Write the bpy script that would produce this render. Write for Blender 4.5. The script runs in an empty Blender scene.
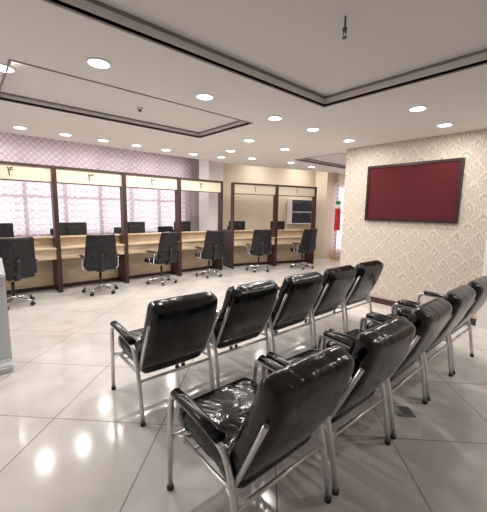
import bpy, bmesh, math, random
from mathutils import Vector, Matrix
random.seed(4)
S = bpy.context.scene
COL = S.collection
try:
    S.view_settings.view_transform = 'Standard'
    S.view_settings.look = 'None'
except Exception: pass

# ---------------------------------------------------------------- materials
def mat(name, col, rough=0.5, metal=0.0, coat=0.0, emis=None, estr=0.0, bump=None, spec=None):
    m = bpy.data.materials.new(name); m.use_nodes = True
    nt = m.node_tree; b = nt.nodes['Principled BSDF']
    b.inputs['Base Color'].default_value = (*col, 1)
    b.inputs['Roughness'].default_value = rough
    b.inputs['Metallic'].default_value = metal
    b.inputs['Coat Weight'].default_value = coat
    b.inputs['Coat Roughness'].default_value = 0.08
    if spec is not None: b.inputs['Specular IOR Level'].default_value = spec
    if emis:
        b.inputs['Emission Color'].default_value = (*emis, 1)
        b.inputs['Emission Strength'].default_value = estr
    if bump:
        sc, st, dist = bump
        tc = nt.nodes.new('ShaderNodeTexCoord')
        n = nt.nodes.new('ShaderNodeTexNoise'); n.inputs['Scale'].default_value = sc
        n.inputs['Detail'].default_value = 3; n.inputs['Distortion'].default_value = 1.0
        bp = nt.nodes.new('ShaderNodeBump'); bp.inputs['Strength'].default_value = st
        bp.inputs['Distance'].default_value = dist
        nt.links.new(tc.outputs['Object'], n.inputs['Vector'])
        nt.links.new(n.outputs['Fac'], bp.inputs['Height'])
        nt.links.new(bp.outputs['Normal'], b.inputs['Normal'])
    return m

def N(nt, t, **kw):
    n = nt.nodes.new(t)
    for k, v in kw.items(): setattr(n, k, v)
    return n
def M(nt, op, a, b=None, c=None):
    n = nt.nodes.new('ShaderNodeMath'); n.operation = op
    for i, v in enumerate((a, b, c)):
        if v is None: continue
        if isinstance(v, (int, float)): n.inputs[i].default_value = v
        else: nt.links.new(v, n.inputs[i])
    return n.outputs[0]
def ramp(nt, fac, stops):
    r = nt.nodes.new('ShaderNodeValToRGB')
    e = r.color_ramp.elements
    e[0].position, e[0].color = stops[0][0], (*stops[0][1], 1)
    e[1].position, e[1].color = stops[-1][0], (*stops[-1][1], 1)
    for p, c in stops[1:-1]:
        x = e.new(p); x.color = (*c, 1)
    nt.links.new(fac, r.inputs['Fac']); return r.outputs['Color']

M_vinyl = mat('black_vinyl', (0.003, 0.003, 0.004), 0.17, coat=0.0, bump=(7, 0.28, 0.03))
M_pad = mat('black_pad', (0.005, 0.005, 0.006), 0.2, coat=0.0)
M_tube = mat('silver_tube', (0.72, 0.72, 0.73), 0.28, metal=0.8)
M_chrome = mat('chrome', (0.75, 0.75, 0.77), 0.15, metal=1.0)
M_wrap = mat('plastic_wrapped_fabric', (0.006, 0.006, 0.009), 0.34, coat=0.12, bump=(14, 0.8, 0.04), spec=.4)
M_blackp = mat('black_plastic', (0.015, 0.015, 0.017), 0.4)
M_caster = mat('caster_dark', (0.02, 0.02, 0.02), 0.5)
M_brown = mat('dark_brown_laminate', (0.045, 0.018, 0.014), 0.4)
M_beige = mat('beige_wall_paint', (0.74, 0.64, 0.51), 0.6)
M_cream = mat('cream_panel', (0.74, 0.66, 0.52), 0.45)
M_white = mat('white_paint', (0.80, 0.78, 0.76), 0.6)
M_ceil = mat('ceiling_paint', (0.80, 0.77, 0.75), 0.75)
M_trayin = mat('tray_paint', (0.78, 0.745, 0.73), 0.75)
M_trim = mat('ceiling_trim_taupe', (0.26, 0.22, 0.22), 0.5)
M_ring = mat('lamp_ring', (0.85, 0.85, 0.85), 0.4)
M_lamp = mat('lamp_emitter', (1, 1, 1), 0.5, emis=(1, 0.97, 0.93), estr=14)
M_grey = mat('kiosk_grey', (0.50, 0.52, 0.54), 0.35)
M_dkgrey = mat('dark_grey', (0.08, 0.08, 0.09), 0.4)
M_screen = mat('screen', (0.01, 0.012, 0.016), 0.1)
M_red = mat('crimson_felt', (0.085, 0.004, 0.009), 0.9, bump=(300, 0.2, 0.002))
M_frame = mat('mahogany_frame', (0.025, 0.004, 0.006), 0.3)
M_basebd = mat('brown_baseboard', (0.06, 0.025, 0.02), 0.3)
M_alu = mat('window_frame_grey', (0.30, 0.27, 0.29), 0.5)
M_ink = mat('sign_ink', (0.10, 0.06, 0.05), 0.6)
M_fred = mat('flag_red', (0.55, 0.03, 0.03), 0.8)
M_fgreen = mat('flag_green', (0.03, 0.22, 0.08), 0.8)
M_gold = mat('brass', (0.6, 0.4, 0.12), 0.3, metal=1)
M_paper = mat('paper', (0.8, 0.8, 0.78), 0.7)
M_bind = mat('binder_dark', (0.03, 0.03, 0.045), 0.5)
M_steel = mat('drain_steel', (0.35, 0.34, 0.33), 0.35, metal=0.8)

# wood
M_wood = mat('light_oak', (0.70, 0.52, 0.33), 0.4)
nt = M_wood.node_tree; b = nt.nodes['Principled BSDF']
tc = N(nt, 'ShaderNodeTexCoord'); mp = N(nt, 'ShaderNodeMapping'); mp.inputs['Scale'].default_value = (1.5, 12, 12)
nz = N(nt, 'ShaderNodeTexNoise'); nz.inputs['Scale'].default_value = 3; nz.inputs['Detail'].default_value = 5
nt.links.new(tc.outputs['Object'], mp.inputs['Vector']); nt.links.new(mp.outputs[0], nz.inputs['Vector'])
nt.links.new(ramp(nt, nz.outputs['Fac'], [(0.3, (0.52, 0.39, 0.26)), (0.7, (0.70, 0.57, 0.42))]), b.inputs['Base Color'])

# floor tiles (laid diagonally)
M_floor = mat('polished_tile', (0.8, 0.8, 0.8), 0.2, spec=0.42)
nt = M_floor.node_tree; b = nt.nodes['Principled BSDF']
tc = N(nt, 'ShaderNodeTexCoord'); sx = N(nt, 'ShaderNodeSeparateXYZ'); nt.links.new(tc.outputs['Object'], sx.inputs[0])
T = 0.785
A = M(nt, 'MULTIPLY', M(nt, 'ADD', sx.outputs[0], sx.outputs[1]), 0.70711)
B = M(nt, 'MULTIPLY', M(nt, 'SUBTRACT', sx.outputs[0], sx.outputs[1]), 0.70711)
A = M(nt, 'DIVIDE', M(nt, 'ADD', A, 20 * T - 2.04), T)
B = M(nt, 'DIVIDE', M(nt, 'ADD', B, 20 * T + 0.68), T)
def line(v):
    f = M(nt, 'FRACT', v)
    d = M(nt, 'MINIMUM', f, M(nt, 'SUBTRACT', 1.0, f))
    return M(nt, 'LESS_THAN', d, 0.0055)
grout = M(nt, 'MAXIMUM', line(A), line(B))
cx = N(nt, 'ShaderNodeCombineXYZ'); nt.links.new(M(nt, 'FLOOR', A), cx.inputs[0]); nt.links.new(M(nt, 'FLOOR', B), cx.inputs[1])
wn = N(nt, 'ShaderNodeTexWhiteNoise'); nt.links.new(cx.outputs[0], wn.inputs['Vector'])
nz = N(nt, 'ShaderNodeTexNoise'); nz.inputs['Scale'].default_value = 1.6; nz.inputs['Detail'].default_value = 6; nz.inputs['Distortion'].default_value = 1.6
va = N(nt, 'ShaderNodeVectorMath'); va.operation = 'ADD'
nt.links.new(tc.outputs['Object'], va.inputs[0]); nt.links.new(wn.outputs['Color'], va.inputs[1]); nt.links.new(va.outputs[0], nz.inputs['Vector'])
base = ramp(nt, nz.outputs['Fac'], [(0.3, (0.565, 0.535, 0.51)), (0.5, (0.64, 0.61, 0.585)), (0.75, (0.70, 0.675, 0.65))])
mx = N(nt, 'ShaderNodeMix', data_type='RGBA')
nt.links.new(grout, mx.inputs['Factor']); nt.links.new(base, mx.inputs[6]); mx.inputs[7].default_value = (0.28, 0.245, 0.23, 1)
nt.links.new(mx.outputs[2], b.inputs['Base Color'])
nt.links.new(M(nt, 'ADD', 0.13, M(nt, 'MULTIPLY', grout, 0.5)), b.inputs['Roughness'])

# wallpaper
M_wp = mat('damask_wallpaper', (0.7, 0.63, 0.53), 0.55)
nt = M_wp.node_tree; b = nt.nodes['Principled BSDF']
tc = N(nt, 'ShaderNodeTexCoord'); sx = N(nt, 'ShaderNodeSeparateXYZ'); nt.links.new(tc.outputs['Object'], sx.inputs[0])
nw = N(nt, 'ShaderNodeTexNoise'); nw.inputs['Scale'].default_value = 5; nt.links.new(tc.outputs['Object'], nw.inputs['Vector'])
sw = N(nt, 'ShaderNodeSeparateXYZ'); nt.links.new(nw.outputs['Color'], sw.inputs[0])
Y = M(nt, 'ADD', sx.outputs[1], M(nt, 'MULTIPLY', sw.outputs[0], 0.16))
Z = M(nt, 'ADD', sx.outputs[2], M(nt, 'MULTIPLY', sw.outputs[1], 0.16))
P = 0.27
def cellfan(oy, oz):
    fy = M(nt, 'SUBTRACT', M(nt, 'FRACT', M(nt, 'ADD', M(nt, 'DIVIDE', Y, P), 50 + oy)), 0.5)
    fz = M(nt, 'SUBTRACT', M(nt, 'FRACT', M(nt, 'ADD', M(nt, 'DIVIDE', Z, P), 50 + oz)), 0.5)
    ay = M(nt, 'ABSOLUTE', fy)
    r = M(nt, 'SQRT', M(nt, 'ADD', M(nt, 'MULTIPLY', M(nt, 'MULTIPLY', fy, fy), 1.6), M(nt, 'MULTIPLY', fz, fz)))
    ang = M(nt, 'ARCTAN2', ay, M(nt, 'ADD', fz, 0.30))
    pet = M(nt, 'MULTIPLY', M(nt, 'ADD', M(nt, 'SINE', M(nt, 'ADD', M(nt, 'MULTIPLY', ang, 13), M(nt, 'MULTIPLY', r, 22))), 1), 0.5)
    mask = M(nt, 'LESS_THAN', M(nt, 'ADD', ay, M(nt, 'ABSOLUTE', fz)), 0.47)
    return M(nt, 'MULTIPLY', pet, mask)
pat = M(nt, 'MAXIMUM', cellfan(0, 0), cellfan(0.5, 0.5))
nz = N(nt, 'ShaderNodeTexNoise'); nz.inputs['Scale'].default_value = 30; nt.links.new(tc.outputs['Object'], nz.inputs['Vector'])
pat = M(nt, 'MULTIPLY', pat, M(nt, 'ADD', nz.outputs['Fac'], 0.4))
nt.links.new(ramp(nt, pat, [(0.2, (0.67, 0.61, 0.54)), (0.9, (0.46, 0.39, 0.325))]), b.inputs['Base Color'])

# curtains
def curtain_mat(name, lattice):
    m = bpy.data.materials.new(name); m.use_nodes = True
    nt = m.node_tree; nt.nodes.remove(nt.nodes['Principled BSDF'])
    out = nt.nodes['Material Output']
    df = N(nt, 'ShaderNodeBsdfDiffuse'); tl = N(nt, 'ShaderNodeBsdfTranslucent'); tp = N(nt, 'ShaderNodeBsdfTransparent')
    m1 = N(nt, 'ShaderNodeMixShader'); m2 = N(nt, 'ShaderNodeMixShader')
    tc = N(nt, 'ShaderNodeTexCoord'); sx = N(nt, 'ShaderNodeSeparateXYZ'); nt.links.new(tc.outputs['Object'], sx.inputs[0])
    h = M(nt, 'ADD', sx.outputs[0], sx.outputs[1])
    s = 0.13
    def ln(v, w):
        f = M(nt, 'FRACT', v); d = M(nt, 'ABSOLUTE', M(nt, 'SUBTRACT', f, 0.5)); return M(nt, 'GREATER_THAN', d, 0.5 - w)
    a = ln(M(nt, 'DIVIDE', M(nt, 'ADD', M(nt, 'ADD', h, sx.outputs[2]), 30), s), 0.11)
    c = ln(M(nt, 'DIVIDE', M(nt, 'ADD', M(nt, 'SUBTRACT', h, sx.outputs[2]), 30), s), 0.11)
    g = M(nt, 'MAXIMUM', a, c)
    dark = (0.68, 0.56, 0.57) if lattice else (0.73, 0.58, 0.62)
    colr = ramp(nt, g, [(0.4, (0.92, 0.85, 0.85) if lattice else (0.92, 0.81, 0.84)), (0.6, dark)])
    for x in (df, tl): nt.links.new(colr, x.inputs['Color'])
    m1.inputs[0].default_value = 0.6
    nt.links.new(df.outputs[0], m1.inputs[1]); nt.links.new(tl.outputs[0], m1.inputs[2])
    m2.inputs[0].default_value = 0.16 if lattice else 0.20
    nt.links.new(m1.outputs[0], m2.inputs[1]); nt.links.new(tp.outputs[0], m2.inputs[2])
    nt.links.new(m2.outputs[0], out.inputs['Surface'])
    return m
M_cur = curtain_mat('sheer_curtain_fabric', False)
M_val = curtain_mat('lace_valance_fabric', True)

# ---------------------------------------------------------------- helpers
def mk(name, me, m=None, parent=None, loc=None, rot=None):
    o = bpy.data.objects.new(name, me); COL.objects.link(o)
    if m is not None and len(me.materials) == 0: me.materials.append(m)
    if parent: o.parent = parent
    if loc is not None: o.location = loc
    if rot is not None: o.rotation_euler = rot
    return o
def empty(name, loc=(0, 0, 0), rz=0):
    o = bpy.data.objects.new(name, None); COL.objects.link(o)
    o.location = loc; o.rotation_euler = (0, 0, rz); o.empty_display_size = 0.1
    return o
def box(name, lo, hi, m, parent=None, bevel=0.0, rot=None):
    lo = Vector(lo); hi = Vector(hi); c = (lo + hi) / 2; h = (hi - lo) / 2
    bm = bmesh.new(); bmesh.ops.create_cube(bm, size=2)
    for v in bm.verts: v.co = Vector((v.co.x * h.x, v.co.y * h.y, v.co.z * h.z))
    if bevel: bmesh.ops.bevel(bm, geom=bm.edges[:], offset=bevel, segments=3, profile=0.5, affect='EDGES')
    me = bpy.data.meshes.new(name); bm.to_mesh(me); bm.free()
    return mk(name, me, m, parent, c, rot)
def wbox(name, lo, hi, m, parent=None):
    bm = bmesh.new(); bmesh.ops.create_cube(bm, size=1)
    for v in bm.verts:
        v.co = Vector([(lo[i] + hi[i]) / 2 + v.co[i] * (hi[i] - lo[i]) for i in range(3)])
    me = bpy.data.meshes.new(name); bm.to_mesh(me); bm.free()
    return mk(name, me, m, parent)
def fillet(pts, rad, seg=6):
    pts = [Vector(p) for p in pts]; out = [pts[0]]
    for i in range(1, len(pts) - 1):
        r = rad[i - 1] if isinstance(rad, (list, tuple)) else rad
        a, p, c = pts[i - 1], pts[i], pts[i + 1]
        d1 = (a - p).normalized(); d2 = (c - p).normalized()
        r = min(r, (a - p).length * 0.49, (c - p).length * 0.49)
        s, e = p + d1 * r, p + d2 * r
        for k in range(seg + 1):
            t = k / seg; out.append((1 - t) ** 2 * s + 2 * t * (1 - t) * p + t * t * e)
    out.append(pts[-1]); return out
def tube(name, pts, r, m, parent=None, rad=0.06, n=10, flat=None):
    P_ = fillet(pts, rad); bm = bmesh.new(); rings = []
    up = None
    for i, p in enumerate(P_):
        t = (P_[min(i + 1, len(P_) - 1)] - P_[max(i - 1, 0)]).normalized()
        if up is None:
            up = Vector((1, 0, 0)) if abs(t.x) < 0.9 else Vector((0, 0, 1))
        u = (up - t * up.dot(t)).normalized(); up = u; w = t.cross(u)
        ru, rw = (r, r) if flat is None else flat
        rings.append([bm.verts.new(p + u * ru * math.cos(2 * math.pi * k / n) + w * rw * math.sin(2 * math.pi * k / n)) for k in range(n)])
    for a, b_ in zip(rings, rings[1:]):
        for k in range(n): bm.faces.new((a[k], a[(k + 1) % n], b_[(k + 1) % n], b_[k]))
    bm.faces.new(rings[0][::-1]); bm.faces.new(rings[-1])
    for f in bm.faces: f.smooth = len(f.verts) == 4
    bmesh.ops.recalc_face_normals(bm, faces=bm.faces[:])
    me = bpy.data.meshes.new(name); bm.to_mesh(me); bm.free()
    return mk(name, me, m, parent)
def cyl(name, c, r, h, m, parent=None, n=24, r2=None, rot=None, smooth=True):
    bm = bmesh.new()
    bmesh.ops.create_cone(bm, cap_ends=True, segments=n, radius1=r, radius2=r if r2 is None else r2, depth=h)
    for f in bm.faces: f.smooth = smooth and len(f.verts) == 4
    me = bpy.data.meshes.new(name); bm.to_mesh(me); bm.free()
    return mk(name, me, m, parent, c, rot)
def soft(name, half, r, m, parent=None, loc=None, rot=None, puff=0.0, seams=(), deform=None, div=14):
    hx, hy, hz = half
    bm = bmesh.new(); bmesh.ops.create_cube(bm, size=2)
    bmesh.ops.subdivide_edges(bm, edges=bm.edges[:], cuts=div, use_grid_fill=True)
    for v in bm.verts:
        p = Vector([math.copysign(abs(math.sin(c * math.pi / 2)), c) for c in v.co])
        q = Vector((p.x * hx, p.y * hy, p.z * hz))
        c = Vector([max(-(h - r), min(h - r, a)) for a, h in zip(q, half)])
        d = q - c
        if d.length > 1e-6: q = c + d.normalized() * r
        fx = 1 - (q.x / hx) ** 2; fy = 1 - (q.y / hy) ** 2
        s = puff * max(fx, 0) ** .6 * max(fy, 0) ** .6
        for (pos, wd, dep) in seams: s -= dep * math.exp(-((q.y - pos) / wd) ** 2)
        q.z += s * (1 if q.z > 0 else -1) * min(1, abs(q.z) / (hz * 0.6))
        v.co = deform(q) if deform else q
    for f in bm.faces: f.smooth = True
    me = bpy.data.meshes.new(name); bm.to_mesh(me); bm.free()
    return mk(name, me, m, parent, loc, rot)
def poly(name, pts, z0, z1, m, parent=None):
    bm = bmesh.new()
    lo = [bm.verts.new((x, y, z0)) for x, y in pts]; hi = [bm.verts.new((x, y, z1)) for x, y in pts]
    bm.faces.new(lo[::-1]); bm.faces.new(hi)
    for i in range(len(pts)):
        j = (i + 1) % len(pts); bm.faces.new((lo[i], lo[j], hi[j], hi[i]))
    bmesh.ops.recalc_face_normals(bm, faces=bm.faces[:])
    me = bpy.data.meshes.new(name); bm.to_mesh(me); bm.free()
    return mk(name, me, m, parent)
def clone(src, name, loc, rz):
    e = empty(name, loc, rz)
    for c in src.children:
        o = c.copy(); COL.objects.link(o); o.parent = e
    return e

# ---------------------------------------------------------------- room shell
XW, XE, YS, YN = -2.5, 9.2, -2.6, 8.3
CZ = 2.6; CZ2 = 3.0
PX = 5.2; PY = 3.20
wbox('floor', (XW - .2, YS - .2, -0.1), (XE + .2, YN + .2, 0), M_floor)
wbox('wall_west', (XW - .15, YS - .15, 0), (XW, YN + .15, 3.1), M_white)
wbox('wall_south', (XW, YS - .15, 0), (XE + .15, YS, 3.1), M_white)
wbox('wall_partition', (PX, YS, 0), (PX + .18, PY, CZ), M_wp)
wbox('wall_pilaster', (PX - .05, -.2, 0), (PX + .01, 1.05, CZ), M_white)
wbox('baseboard_partition', (PX - .02, 1.05, 0), (PX, PY + .01, 0.09), M_basebd)
wbox('baseboard_partition_end', (PX - .02, PY, 0), (PX + .19, PY + .015, 0.09), M_basebd)

# ceiling: lower slab with rectangular trays
trays = [(-1.6, 2.98, -1.6, 2.13), (0.4, 2.88, 3.15, 4.32), (5.5, 8.2, 3.5, 4.6)]
bm = bmesh.new()
xs = sorted({XW - .1, XE + .1, *[t[0] for t in trays], *[t[1] for t in trays]})
ys = sorted({YS - .1, 4.75, *[t[2] for t in trays], *[t[3] for t in trays]})
def addbox(bm, lo, hi):
    vs = [bm.verts.new((x, y, z)) for x in (lo[0], hi[0]) for y in (lo[1], hi[1]) for z in (lo[2], hi[2])]
    for f in ((0, 1, 3, 2), (4, 6, 7, 5), (0, 4, 5, 1), (2, 3, 7, 6), (0, 2, 6, 4), (1, 5, 7, 3)): bm.faces.new([vs[i] for i in f])
for i in range(len(xs) - 1):
    for j in range(len(ys) - 1):
        cx_, cy_ = (xs[i] + xs[i + 1]) / 2, (ys[j] + ys[j + 1]) / 2
        if any(t[0] < cx_ < t[1] and t[2] < cy_ < t[3] for t in trays): continue
        vs = [bm.verts.new(p) for p in ((xs[i], ys[j], CZ), (xs[i], ys[j + 1], CZ), (xs[i + 1], ys[j + 1], CZ), (xs[i + 1], ys[j], CZ))]
        bm.faces.new(vs)
EDGE = [(XW - .1, 6.15), (5.1, 6.15), (XE + .1, 4.9)]
vs = [bm.verts.new((x, y, CZ)) for x, y in ([(XW - .1, 4.75)] + EDGE + [(XE + .1, 4.75)])]
bm.faces.new(vs)
for (x0, y0), (x1, y1) in zip(EDGE, EDGE[1:]):
    bm.faces.new([bm.verts.new(p) for p in ((x0, y0, CZ), (x1, y1, CZ), (x1, y1, CZ2), (x0, y0, CZ2))])
bmesh.ops.remove_doubles(bm, verts=bm.verts[:], dist=1e-4)
me = bpy.data.meshes.new('ceiling'); bm.to_mesh(me); bm.free()
mk('ceiling', me, M_ceil)
wbox('ceiling_upper', (XW - .15, 4.5, CZ2), (XE + .15, YN + .15, CZ2 + .1), M_ceil)
k = 0
for (x0, x1, y0, y1) in trays:
    k += 1
    H = 0.09 if k == 1 else 0.07
    bm = bmesh.new()
    c = [(x0, y0), (x1, y0), (x1, y1), (x0, y1)]
    lo = [bm.verts.new((x, y, CZ)) for x, y in c]; hi = [bm.verts.new((x, y, CZ + H)) for x, y in c]
    bm.faces.new(hi)
    for i in range(4): bm.faces.new((lo[i], lo[(i + 1) % 4], hi[(i + 1) % 4], hi[i]))
    me = bpy.data.meshes.new('ceiling_tray'); bm.to_mesh(me); bm.free()
    mk('ceiling_tray_%d' % k, me, M_trayin)
    w = 0.018
    bm = bmesh.new()
    for lo_, hi_ in (((x0 - w, y0 - w, CZ - .006), (x1 + w, y0, CZ + .02)), ((x0 - w, y1, CZ - .006), (x1 + w, y1 + w, CZ + .02)),
                     ((x0 - w, y0, CZ - .006), (x0, y1, CZ + .02)), ((x1, y0, CZ - .006), (x1 + w, y1, CZ + .02))):
        addbox(bm, lo_, hi_)
    q = 0.02
    for lo_, hi_ in (((x0, y0, CZ + H - .015), (x1, y0 + q, CZ + H)), ((x0, y1 - q, CZ + H - .015), (x1, y1, CZ + H)),
                     ((x0, y0, CZ + H - .015), (x0 + q, y1, CZ + H)), ((x1 - q, y0, CZ + H - .015), (x1, y1, CZ + H))):
        addbox(bm, lo_, hi_)
    me = bpy.data.meshes.new('tray_trim'); bm.to_mesh(me); bm.free()
    mk('trim_%d' % k, me, M_trim)

# north window wall with openings
WX0, WX1, WZ0, WZ1 = -2.0, 5.0, 0.85, 2.8
wn_ = empty('wall_north')
wbox('below', (XW, YN, 0), (XE, YN + .15, WZ0), M_white, wn_)
wbox('above', (XW, YN, WZ1), (XE, YN + .15, 3.0), M_white, wn_)
wbox('left', (XW, YN, WZ0), (WX0, YN + .15, WZ1), M_white, wn_)
wbox('right', (WX1, YN, WZ0), (XE, YN + .15, WZ1), M_white, wn_)
win = empty('window_1')
n = 9
for i in range(n + 1):
    x = WX0 + (WX1 - WX0) * i / n
    wbox('mullion_%d' % i, (max(WX0, x - .035), YN + .02, WZ0), (min(WX1, x + .035), YN + .09, WZ1), M_alu, win)
for i, z in enumerate((WZ0, 1.7, 2.2, WZ1 - .06)):
    wbox('rail_%d' % i, (WX0, YN + .03, z), (WX1, YN + .08, z + .06), M_alu, win)
for i in range(9):
    z = WZ0 + .1 + i * .155
    wbox('grille_%d' % i, (WX0, YN + .11, z), (WX1, YN + .12, z + .015), M_alu, win)

def curtain(name, x0, x1, z0, z1, m, amp=0.03, wl=0.16, axis='x', pos=8.18):
    bm = bmesh.new(); nx = int((x1 - x0) / 0.02); rows = 6
    g = []
    for j in range(rows + 1):
        z = z0 + (z1 - z0) * j / rows; r = []
        for i in range(nx + 1):
            x = x0 + (x1 - x0) * i / nx
            o = amp * math.sin(2 * math.pi * x / wl + 0.6 * math.sin(x * 3)) * (1 - 0.3 * j / rows) + 0.008 * math.sin(x * 23)
            r.append(bm.verts.new((x, pos + o, z) if axis == 'x' else (pos + o, x, z)))
        g.append(r)
    for j in range(rows):
        for i in range(nx): f = bm.faces.new((g[j][i], g[j][i + 1], g[j + 1][i + 1], g[j + 1][i])); f.smooth = True
    me = bpy.data.meshes.new(name); bm.to_mesh(me); bm.free()
    return mk(name, me, m)
curtain('sheer_curtain', -2.3, 5.1, 0.1, 2.9, M_cur, 0.025, 0.17)
curtain('lace_valance', -2.3, 5.1, 2.33, 2.97, M_val, 0.02, 0.3, pos=8.08)
tube('curtain_rod', [(-2.4, 8.13, 2.97), (5.1, 8.13, 2.97)], 0.014, M_alu)

# east wall with window + column, angled beige wall
D = Vector((0.957, -0.290, 0)); Nn = Vector((0.290, 0.957, 0)); O = Vector((5.22, 6.33, 0)); ang = math.atan2(-0.290, 0.957)
we = empty('wall_east')
wbox('below', (XE, YS, 0), (XE + .15, YN, 0.3), M_beige, we)
wbox('above', (XE, YS, 2.3), (XE + .15, YN, 3.0), M_beige, we)
wbox('near', (XE, YS, 0.3), (XE + .15, 4.0, 2.3), M_beige, we)
wbox('far', (XE, 5.95, 0.3), (XE + .15, YN, 2.3), M_beige, we)
w2 = empty('window_2')
for i, y in enumerate((4.0, 4.63, 5.28, 5.9)):
    wbox('mullion_%d' % i, (XE + .03, y, 0.3), (XE + .09, y + .05, 2.3), M_alu, w2)
wbox('rail', (XE + .04, 4.0, 1.5), (XE + .08, 5.95, 1.56), M_alu, w2)
curtain('sheer_curtain', 3.9, 5.97, 0.05, 2.45, M_cur, 0.03, 0.16, axis='y', pos=9.11)
wbox('wall_column_beige', (8.75, 6.0, 0), (9.19, 6.45, 3.0), M_beige)
p0 = O + Nn * 1.25; p1 = p0 + D * 3.85
q0 = p0 + Nn * .1; q1 = p1 + Nn * .1
poly('wall_back_office', [(p0.x, p0.y), (p1.x, p1.y), (q1.x, q1.y), (q0.x, q0.y)], 0, 3.0, M_beige)
wbox('wall_column_white', (5.02, 7.1, 0), (5.5, 7.56, 3.0), M_white)

# ---------------------------------------------------------------- ceiling downlights
lights = [(0.90, 2.72), (1.90, 2.76), (2.92, 2.78), (3.66, 2.78), (4.60, 2.80), (3.72, 1.48), (4.62, 1.5), (0.36, 3.35),
          (0.75, 5.6), (1.32, 5.6), (1.88, 5.62), (2.44, 5.62), (3.0, 5.62), (3.6, 5.62), (4.2, 5.5),
          (3.53, 3.91), (4.46, 3.98), (3.9, 4.82), (4.75, 5.15), (5.75, 4.93), (-0.7, 2.7), (-.6, 5.6), (-.6, 4.2),
          (3.7, 0.0), (4.6, -0.6), (7.0, 2.6), (8.6, 4.5), (6.6, 5.0)]  # downlights out of camera view are added for illumination
ring_me = None
def downlight(x, y, z, pw=9.5):
    e = empty('ceiling_downlight', (x, y, z))
    global ring_me
    if ring_me is None:
        bm = bmesh.new(); n = 28; R = [(0.092, 0), (0.090, -.008), (0.076, -.012), (0.073, -.004)]
        rg = [[bm.verts.new((r * math.cos(2 * math.pi * k / n), r * math.sin(2 * math.pi * k / n), zz)) for k in range(n)] for r, zz in R]
        for a, b_ in zip(rg, rg[1:]):
            for k in range(n): bm.faces.new((a[k], a[(k + 1) % n], b_[(k + 1) % n], b_[k]))
        a = bpy.data.meshes.new('ring'); bm.to_mesh(a); bm.free(); a.materials.append(M_ring)
        bm = bmesh.new(); bmesh.ops.create_circle(bm, cap_ends=True, segments=28, radius=0.074)
        for v in bm.verts: v.co.z = -.005
        bmesh.ops.reverse_faces(bm, faces=bm.faces[:])
        c = bpy.data.meshes.new('lens'); bm.to_mesh(c); bm.free(); c.materials.append(M_lamp)
        ring_me = (a, c)
    mk('ring', ring_me[0], None, e); mk('lens', ring_me[1], None, e)
    ld = bpy.data.lights.new('downlight', 'AREA'); ld.shape = 'DISK'; ld.size = 0.14; ld.energy = pw; ld.color = (1, 0.945, 0.885)
    lo = bpy.data.objects.new('lamp', ld); COL.objects.link(lo); lo.parent = e; lo.location = (0, 0, -.02)
for x, y in lights: downlight(x, y, CZ)
for x, y in ((0.5, 7.2), (2.2, 7.2), (3.9, 7.2), (6.6, 6.6), (8.0, 6.2)): downlight(x, y, CZ2, 11)  # unseen lamps in the upper ceiling, added to light the staff area

# sprinkler pendant in tray
e = empty('fire_sprinkler', (1.88, 1.22, CZ + .09))
cyl('pipe', (0, 0, -.035), .006, .07, M_dkgrey, e, 10); cyl('collar', (0, 0, -.075), .014, .02, M_dkgrey, e, 12)
tube('frame_arm', [(-.012, 0, -.085), (-.016, 0, -.105), (0, 0, -.12), (.016, 0, -.105), (.012, 0, -.085)], .003, M_dkgrey, e, .01, 6)
cyl('deflector', (0, 0, -.122), .016, .003, M_dkgrey, e, 12)
e = empty('smoke_detector', (1.7, 3.8, CZ + .07)); cyl('base', (0, 0, -.01), .04, .02, M_white, e); cyl('dome', (0, 0, -.03), .015, .02, M_dkgrey, e, 16, r2=.025)

# ---------------------------------------------------------------- red notice board
e = empty('notice_board')
y0, y1, z0, z1 = 1.40, 2.76, 1.375, 2.26
wbox('felt', (PX - .03, y0 + .03, z0 + .03), (PX - .005, y1 - .03, z1 - .03), M_red, e)
f = .038
wbox('frame_top', (PX - .045, y0, z1 - f), (PX, y1, z1), M_frame, e); wbox('frame_bottom', (PX - .045, y0, z0), (PX, y1, z0 + f), M_frame, e)
wbox('frame_left', (PX - .045, y1 - f, z0 + f), (PX, y1, z1 - f), M_frame, e); wbox('frame_right', (PX - .045, y0, z0 + f), (PX, y0 + f, z1 - f), M_frame, e)

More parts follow.
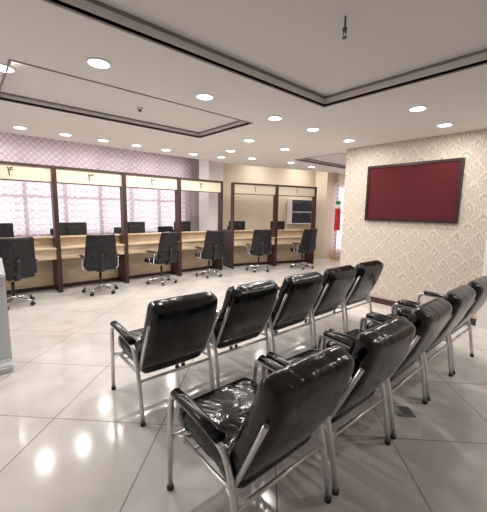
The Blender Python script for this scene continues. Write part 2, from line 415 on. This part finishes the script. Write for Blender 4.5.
# ---------------------------------------------------------------- waiting chairs
def waiting_chair_parts(e):
    soft('seat', (.255, .27, .06), .045, M_vinyl, e, (0, .03, .395), (math.radians(5), 0, 0), puff=.022, seams=[(.12, .012, .010), (-.08, .012, .010)])
    L = .295
    def bend(q):
        z = q.z - 0.10 * ((q.y / L) ** 2 - .3) * .28
        return Vector((q.x * (1 - 0.04 * (q.y / L)), q.y, z))
    lean = math.radians(26)
    soft('backrest', (.275, L, .062), .045, M_vinyl, e, (0, -.285, .61), (math.pi / 2 + lean, 0, 0), puff=.022,
         seams=[(.11, .013, .016), (-.07, .013, .012)], deform=bend)
    for sx_, nm in ((-1, 'left'), (1, 'right')):
        x = sx_ * .298
        tube('side_frame_' + nm, [(x, .285, .012), (x, .265, .575), (x, .05, .565), (x, -.20, .53), (x, -.265, .30), (x, -.31, .012)], .0155, M_tube, e, [.07, .2, .09, .12])
        tube('armrest_' + nm, [(x, .215, .594), (x, .05, .590), (x, -.16, .560)], .02, M_pad, e, .1, 12, flat=(.030, .022))
        tube('back_support_' + nm, [(sx_ * .27, .18, .335), (sx_ * .27, -.20, .325), (sx_ * .276, -.30, .52), (sx_ * .274, -.40, .74)], .012, M_tube, e, [.08, .2])
        cyl('foot_front_' + nm, (x, .285, .011), .019, .022, M_blackp, e, 12); cyl('foot_rear_' + nm, (x, -.31, .011), .019, .022, M_blackp, e, 12)
        tube('seat_bracket_front_' + nm, [(x, .275, .31), (sx_ * .22, .17, .335)], .010, M_tube, e)
        tube('seat_bracket_rear_' + nm, [(x, -.262, .33), (sx_ * .27, -.15, .33)], .010, M_tube, e)
    tube('rail_front', [(-.293, .273, .31), (.293, .273, .31)], .011, M_tube, e)
    tube('rail_rear', [(-.293, -.262, .30), (.293, -.262, .30)], .011, M_tube, e)
    tube('rail_mid', [(-.27, .1, .33), (.27, .1, .33)], .010, M_tube, e)
src = None
for row, (xs0, yc, pitch) in enumerate(((1.16, 2.31, .67), (1.045, 1.125, .668))):
    for i in range(5):
        x = xs0 + i * pitch; y = yc + random.uniform(-.01, .01); rz = math.radians(random.uniform(-1.2, 1.2))
        if src is None:
            src = empty('waiting_chair', (x, y, 0), rz); waiting_chair_parts(src)
        else: clone(src, 'waiting_chair', (x, y, 0), rz)

# ---------------------------------------------------------------- office chairs (face +Y)
def office_chair_parts(e):
    for i in range(5):
        a = 2 * math.pi * i / 5 + .3; c, s = math.cos(a), math.sin(a)
        tube('base_leg_%d' % i, [(c * .02, s * .02, .115), (c * .15, s * .15, .105), (c * .29, s * .29, .075)], .016, M_chrome, e, .05, 8, flat=(.018, .013))
        for sg in (-1, 1):
            cyl('caster_%d_%d' % (i, sg), (c * .29 - s * .014 * sg, s * .29 + c * .014 * sg, .028), .028, .018, M_caster, e, 16, rot=(math.pi / 2, 0, a))
        cyl('caster_stem_%d' % i, (c * .29, s * .29, .06), .008, .03, M_caster, e, 8)
    cyl('hub', (0, 0, .12), .035, .07, M_chrome, e); cyl('gas_lift', (0, 0, .25), .022, .22, M_blackp, e)
    cyl('gas_piston', (0, 0, .38), .013, .08, M_chrome, e)
    box('mechanism', (-.08, -.12, .395), (.08, .10, .435), M_blackp, e, .01)
    soft('seat', (.245, .24, .045), .04, M_wrap, e, (0, .02, .475), None, puff=.015, div=10)
    def bend(q): return Vector((q.x * (1 - .10 * (q.y / .29)), q.y, q.z + .45 * q.x * q.x * -1.0 + .25 * (q.y) ** 2 ))
    soft('backrest', (.25, .29, .03), .028, M_wrap, e, (0, -.25, .775), (math.pi / 2 + math.radians(9), 0, 0), puff=.012, seams=[(-.03, .02, .006)], deform=bend, div=12)
    tube('back_spine', [(0, -.08, .41), (0, -.24, .40), (0, -.285, .60), (0, -.30, .74)], .02, M_blackp, e, .08, 10, flat=(.03, .012))
    for sg, nm in ((-1, 'left'), (1, 'right')):
        tube('arm_' + nm, [(sg * .20, .0, .43), (sg * .285, .0, .44), (sg * .29, .07, .66), (sg * .285, -.14, .66), (sg * .285, -.10, .45), (sg * .20, -.06, .43)], .013, M_chrome, e, .05, 8)
        soft('arm_pad_' + nm, (.03, .12, .014), .013, M_blackp, e, (sg * .287, -.03, .678), None, div=5)
osrc = None
def office_chair(x, y, rz):
    global osrc
    if osrc is None:
        osrc = empty('office_chair', (x, y, 0), rz); office_chair_parts(osrc)
    else: clone(osrc, 'office_chair', (x, y, 0), rz)
for x, y, r in ((.55, 5.94, 12), (1.84, 5.95, -10), (3.05, 5.98, 14), (4.24, 5.98, -5), (5.62, 5.78, -25), (6.90, 5.40, -10)):
    office_chair(x, y, math.radians(r))
for x, y, r in ((.45, 7.45, 170), (1.7, 7.5, 190), (2.95, 7.45, 175), (4.1, 7.45, 185), (5.95, 6.95, 165)):
    office_chair(x, y, math.radians(r))

# ---------------------------------------------------------------- service counters
def bay(origin, rz, w, num, mon=True):
    e = empty('service_counter', origin, rz)
    t = .035; H = 2.2
    for x0, nm in ((0, 'left'), (w - t, 'right')):
        box('post_' + nm, (x0, 0, 0), (x0 + t, .16, H), M_brown, e)
        box('side_panel_' + nm, (x0, .16, 0), (x0 + t, .66, .98), M_brown, e)
    box('top_rail', (t, 0.01, H - .035), (w - t, .15, H), M_brown, e)
    box('header_panel', (t, .05, H - .27), (w - t, .07, H - .035), M_cream, e)
    box('header_lip', (t, .03, H - .285), (w - t, .09, H - .27), M_brown, e)
    box('desk_top', (t, -.02, .775), (w - t, .66, .80), M_wood, e, .003)
    box('desk_fascia', (t, .02, .60), (w - t, .04, .775), M_wood, e)
    box('front_panel', (t, .40, .0), (w - t, .42, .775), M_wood, e)
    box('kick_strip', (t, .395, .0), (w - t, .40, .07), M_brown, e)
    box('counter_riser', (t, .28, .80), (w - t, .30, .96), M_wood, e)
    box('counter_ledge', (t, .20, .96), (w - t, .42, .98), M_wood, e, .003)
    cu = bpy.data.curves.new('digit', 'FONT'); cu.body = num; cu.size = .2; cu.align_x = 'CENTER'; cu.align_y = 'CENTER'; cu.extrude = .002
    cu.materials.append(M_ink)
    o = bpy.data.objects.new('number_sign', cu); COL.objects.link(o); o.parent = e; o.location = (w / 2, .046, H - .15); o.rotation_euler = (math.pi / 2, 0, 0)
    return e
def monitor(loc, rz):
    e = empty('computer_monitor', loc, rz)
    box('screen_shell', (-.25, -.02, .10), (.25, .015, .42), M_blackp, e, .008)
    box('screen_glass', (-.235, .0155, .115), (.235, .017, .405), M_screen, e)
    box('rear_bulge', (-.12, -.05, .16), (.12, -.02, .34), M_blackp, e, .01)
    box('stand_neck', (-.03, -.045, .01), (.03, -.025, .2), M_blackp, e, .003)
    box('stand_base', (-.11, -.09, .0), (.11, .07, .012), M_blackp, e, .004)
YC = 6.33
bx = [0.08, 1.28, 2.48, 3.70, 4.90]
AR = '\u06f4\u06f3\u06f2\u06f2\u06f1\u06f1'
for i in range(4):
    bay((bx[i], YC, 0), 0, bx[i + 1] - bx[i], AR[i])
    monitor((bx[i] + .38, YC + .54, .801), math.radians((-8, 6, -5, 8)[i]))
RW = 1.28
for i in range(2):
    p = O + D * RW * i
    bay(tuple(p), ang, RW, AR[4 + i])
    p = O + D * (RW * i + .35) + Nn * .54
    monitor((p.x, p.y, .801), ang + .1)
# shelf with binders
p = p0 + D * 2.78 - Nn * .16
e = empty('binder_shelf', (p.x, p.y, 1.12), ang)
for nm, lo, hi in (('bottom', (-.4, -.13, 0), (.4, .13, .02)), ('middle', (-.4, -.13, .36), (.4, .13, .38)), ('top', (-.4, -.13, .74), (.4, .13, .76)),
                   ('side_left', (-.42, -.13, 0), (-.4, .13, .76)), ('side_right', (.4, -.13, 0), (.42, .13, .76)), ('back', (-.4, .11, .02), (.4, .13, .74))):
    box(nm, lo, hi, M_paper, e)
bm = bmesh.new()
for zz in (.02, .38):
    x = -.38
    while x < .33:
        w = random.uniform(.06, .09); addbox(bm, (x, -.11, zz), (x + w - .014, .06, zz + random.uniform(.24, .29))); x += w
me = bpy.data.meshes.new('binders'); bm.to_mesh(me); bm.free(); mk('binders', me, M_bind, e)

# ---------------------------------------------------------------- flag on stand
e = empty('flag_on_stand', (8.75, 5.58, 0))
cyl('stand', (0, 0, .015), .14, .03, M_gold, e); cyl('pole', (0, 0, .95), .012, 1.86, M_gold, e, 12); cyl('finial', (0, 0, 1.91), .025, .07, M_gold, e, 12, r2=.0)
for j, (mm, za, zb) in enumerate(((M_fgreen, 1.74, 1.84), (M_paper, 1.62, 1.74), (M_fred, .95, 1.62))):
    bm = bmesh.new(); n = 30; rr = []
    for z in (za, zb):
        s_ = 1 - .35 * (z - .8)
        rr.append([bm.verts.new(((.03 + .07 * s_ * abs(math.sin(3 * math.pi * k / n)) + .01) * math.cos(2 * math.pi * k / n), (.03 + .07 * s_ * abs(math.sin(3 * math.pi * k / n)) + .01) * math.sin(2 * math.pi * k / n), z)) for k in range(n)])
    for k in range(n): bm.faces.new((rr[0][k], rr[0][(k + 1) % n], rr[1][(k + 1) % n], rr[1][k])).smooth = True
    me = bpy.data.meshes.new('cloth'); bm.to_mesh(me); bm.free(); mk('cloth_%d' % j, me, mm, e)

# ---------------------------------------------------------------- queue kiosk at left
e = empty('queue_kiosk', (.035, 3.66, 0))
bm = bmesh.new()
prof = [(-.20, 0), (-.20, .06), (-.15, .10), (-.13, .80), (-.19, .90), (.02, 1.04), (.17, 1.02), (.17, 0)]
a = [bm.verts.new((-.24, y, z)) for y, z in prof]; c = [bm.verts.new((.24, y, z)) for y, z in prof]
bm.faces.new(a); bm.faces.new(c[::-1])
for i in range(len(prof)): j = (i + 1) % len(prof); bm.faces.new((a[i], c[i], c[j], a[j]))
bmesh.ops.recalc_face_normals(bm, faces=bm.faces[:])
bmesh.ops.bevel(bm, geom=bm.edges[:], offset=.012, segments=3, affect='EDGES')
me = bpy.data.meshes.new('body'); bm.to_mesh(me); bm.free(); mk('body', me, M_grey, e)
box('touch_screen', (-.16, -.09, .0), (.16, .09, .006), M_screen, e).matrix_local = Matrix.Translation((0, -.088, .972)) @ Matrix.Rotation(math.atan2(.14, .21), 4, 'X')
box('ticket_slot', (-.06, -.145, .62), (.06, -.135, .66), M_dkgrey, e)

# floor drain
e = empty('floor_drain', (2.44, .88, 0), math.radians(45))
box('plate', (-.065, -.065, 0), (.065, .065, .004), M_steel, e, .001)
for i in range(5): box('slot_%d' % i, (-.045, -.042 + i * .02, .004), (.045, -.036 + i * .02, .0045), M_dkgrey, e)

# ---------------------------------------------------------------- daylight
w = bpy.data.worlds.new('World'); S.world = w; w.use_nodes = True
bg = w.node_tree.nodes['Background']; bg.inputs['Color'].default_value = (0.95, 0.94, 1.0, 1); bg.inputs['Strength'].default_value = 2.1

# ---------------------------------------------------------------- camera
th = math.radians(8.0); yaw = math.radians(41.5); roll = math.radians(1.0)
F = Vector((math.sin(yaw), math.cos(yaw), 0)); R = Vector((math.cos(yaw), -math.sin(yaw), 0)); U0 = Vector((0, 0, 1))
fw = F * math.cos(th) - U0 * math.sin(th); up = F * math.sin(th) + U0 * math.cos(th)
r = R * math.cos(roll) + up * math.sin(roll); u = -R * math.sin(roll) + up * math.cos(roll)
mw = Matrix((( r.x, u.x, -fw.x, 0), (r.y, u.y, -fw.y, 0), (r.z, u.z, -fw.z, 1.5), (0, 0, 0, 1)))
cd = bpy.data.cameras.new('camera'); cd.sensor_fit = 'HORIZONTAL'; cd.sensor_width = 36; cd.lens = 36 * 322 / 487
cd.clip_start = .05
co = bpy.data.objects.new('camera', cd); COL.objects.link(co); co.matrix_world = mw; S.camera = co
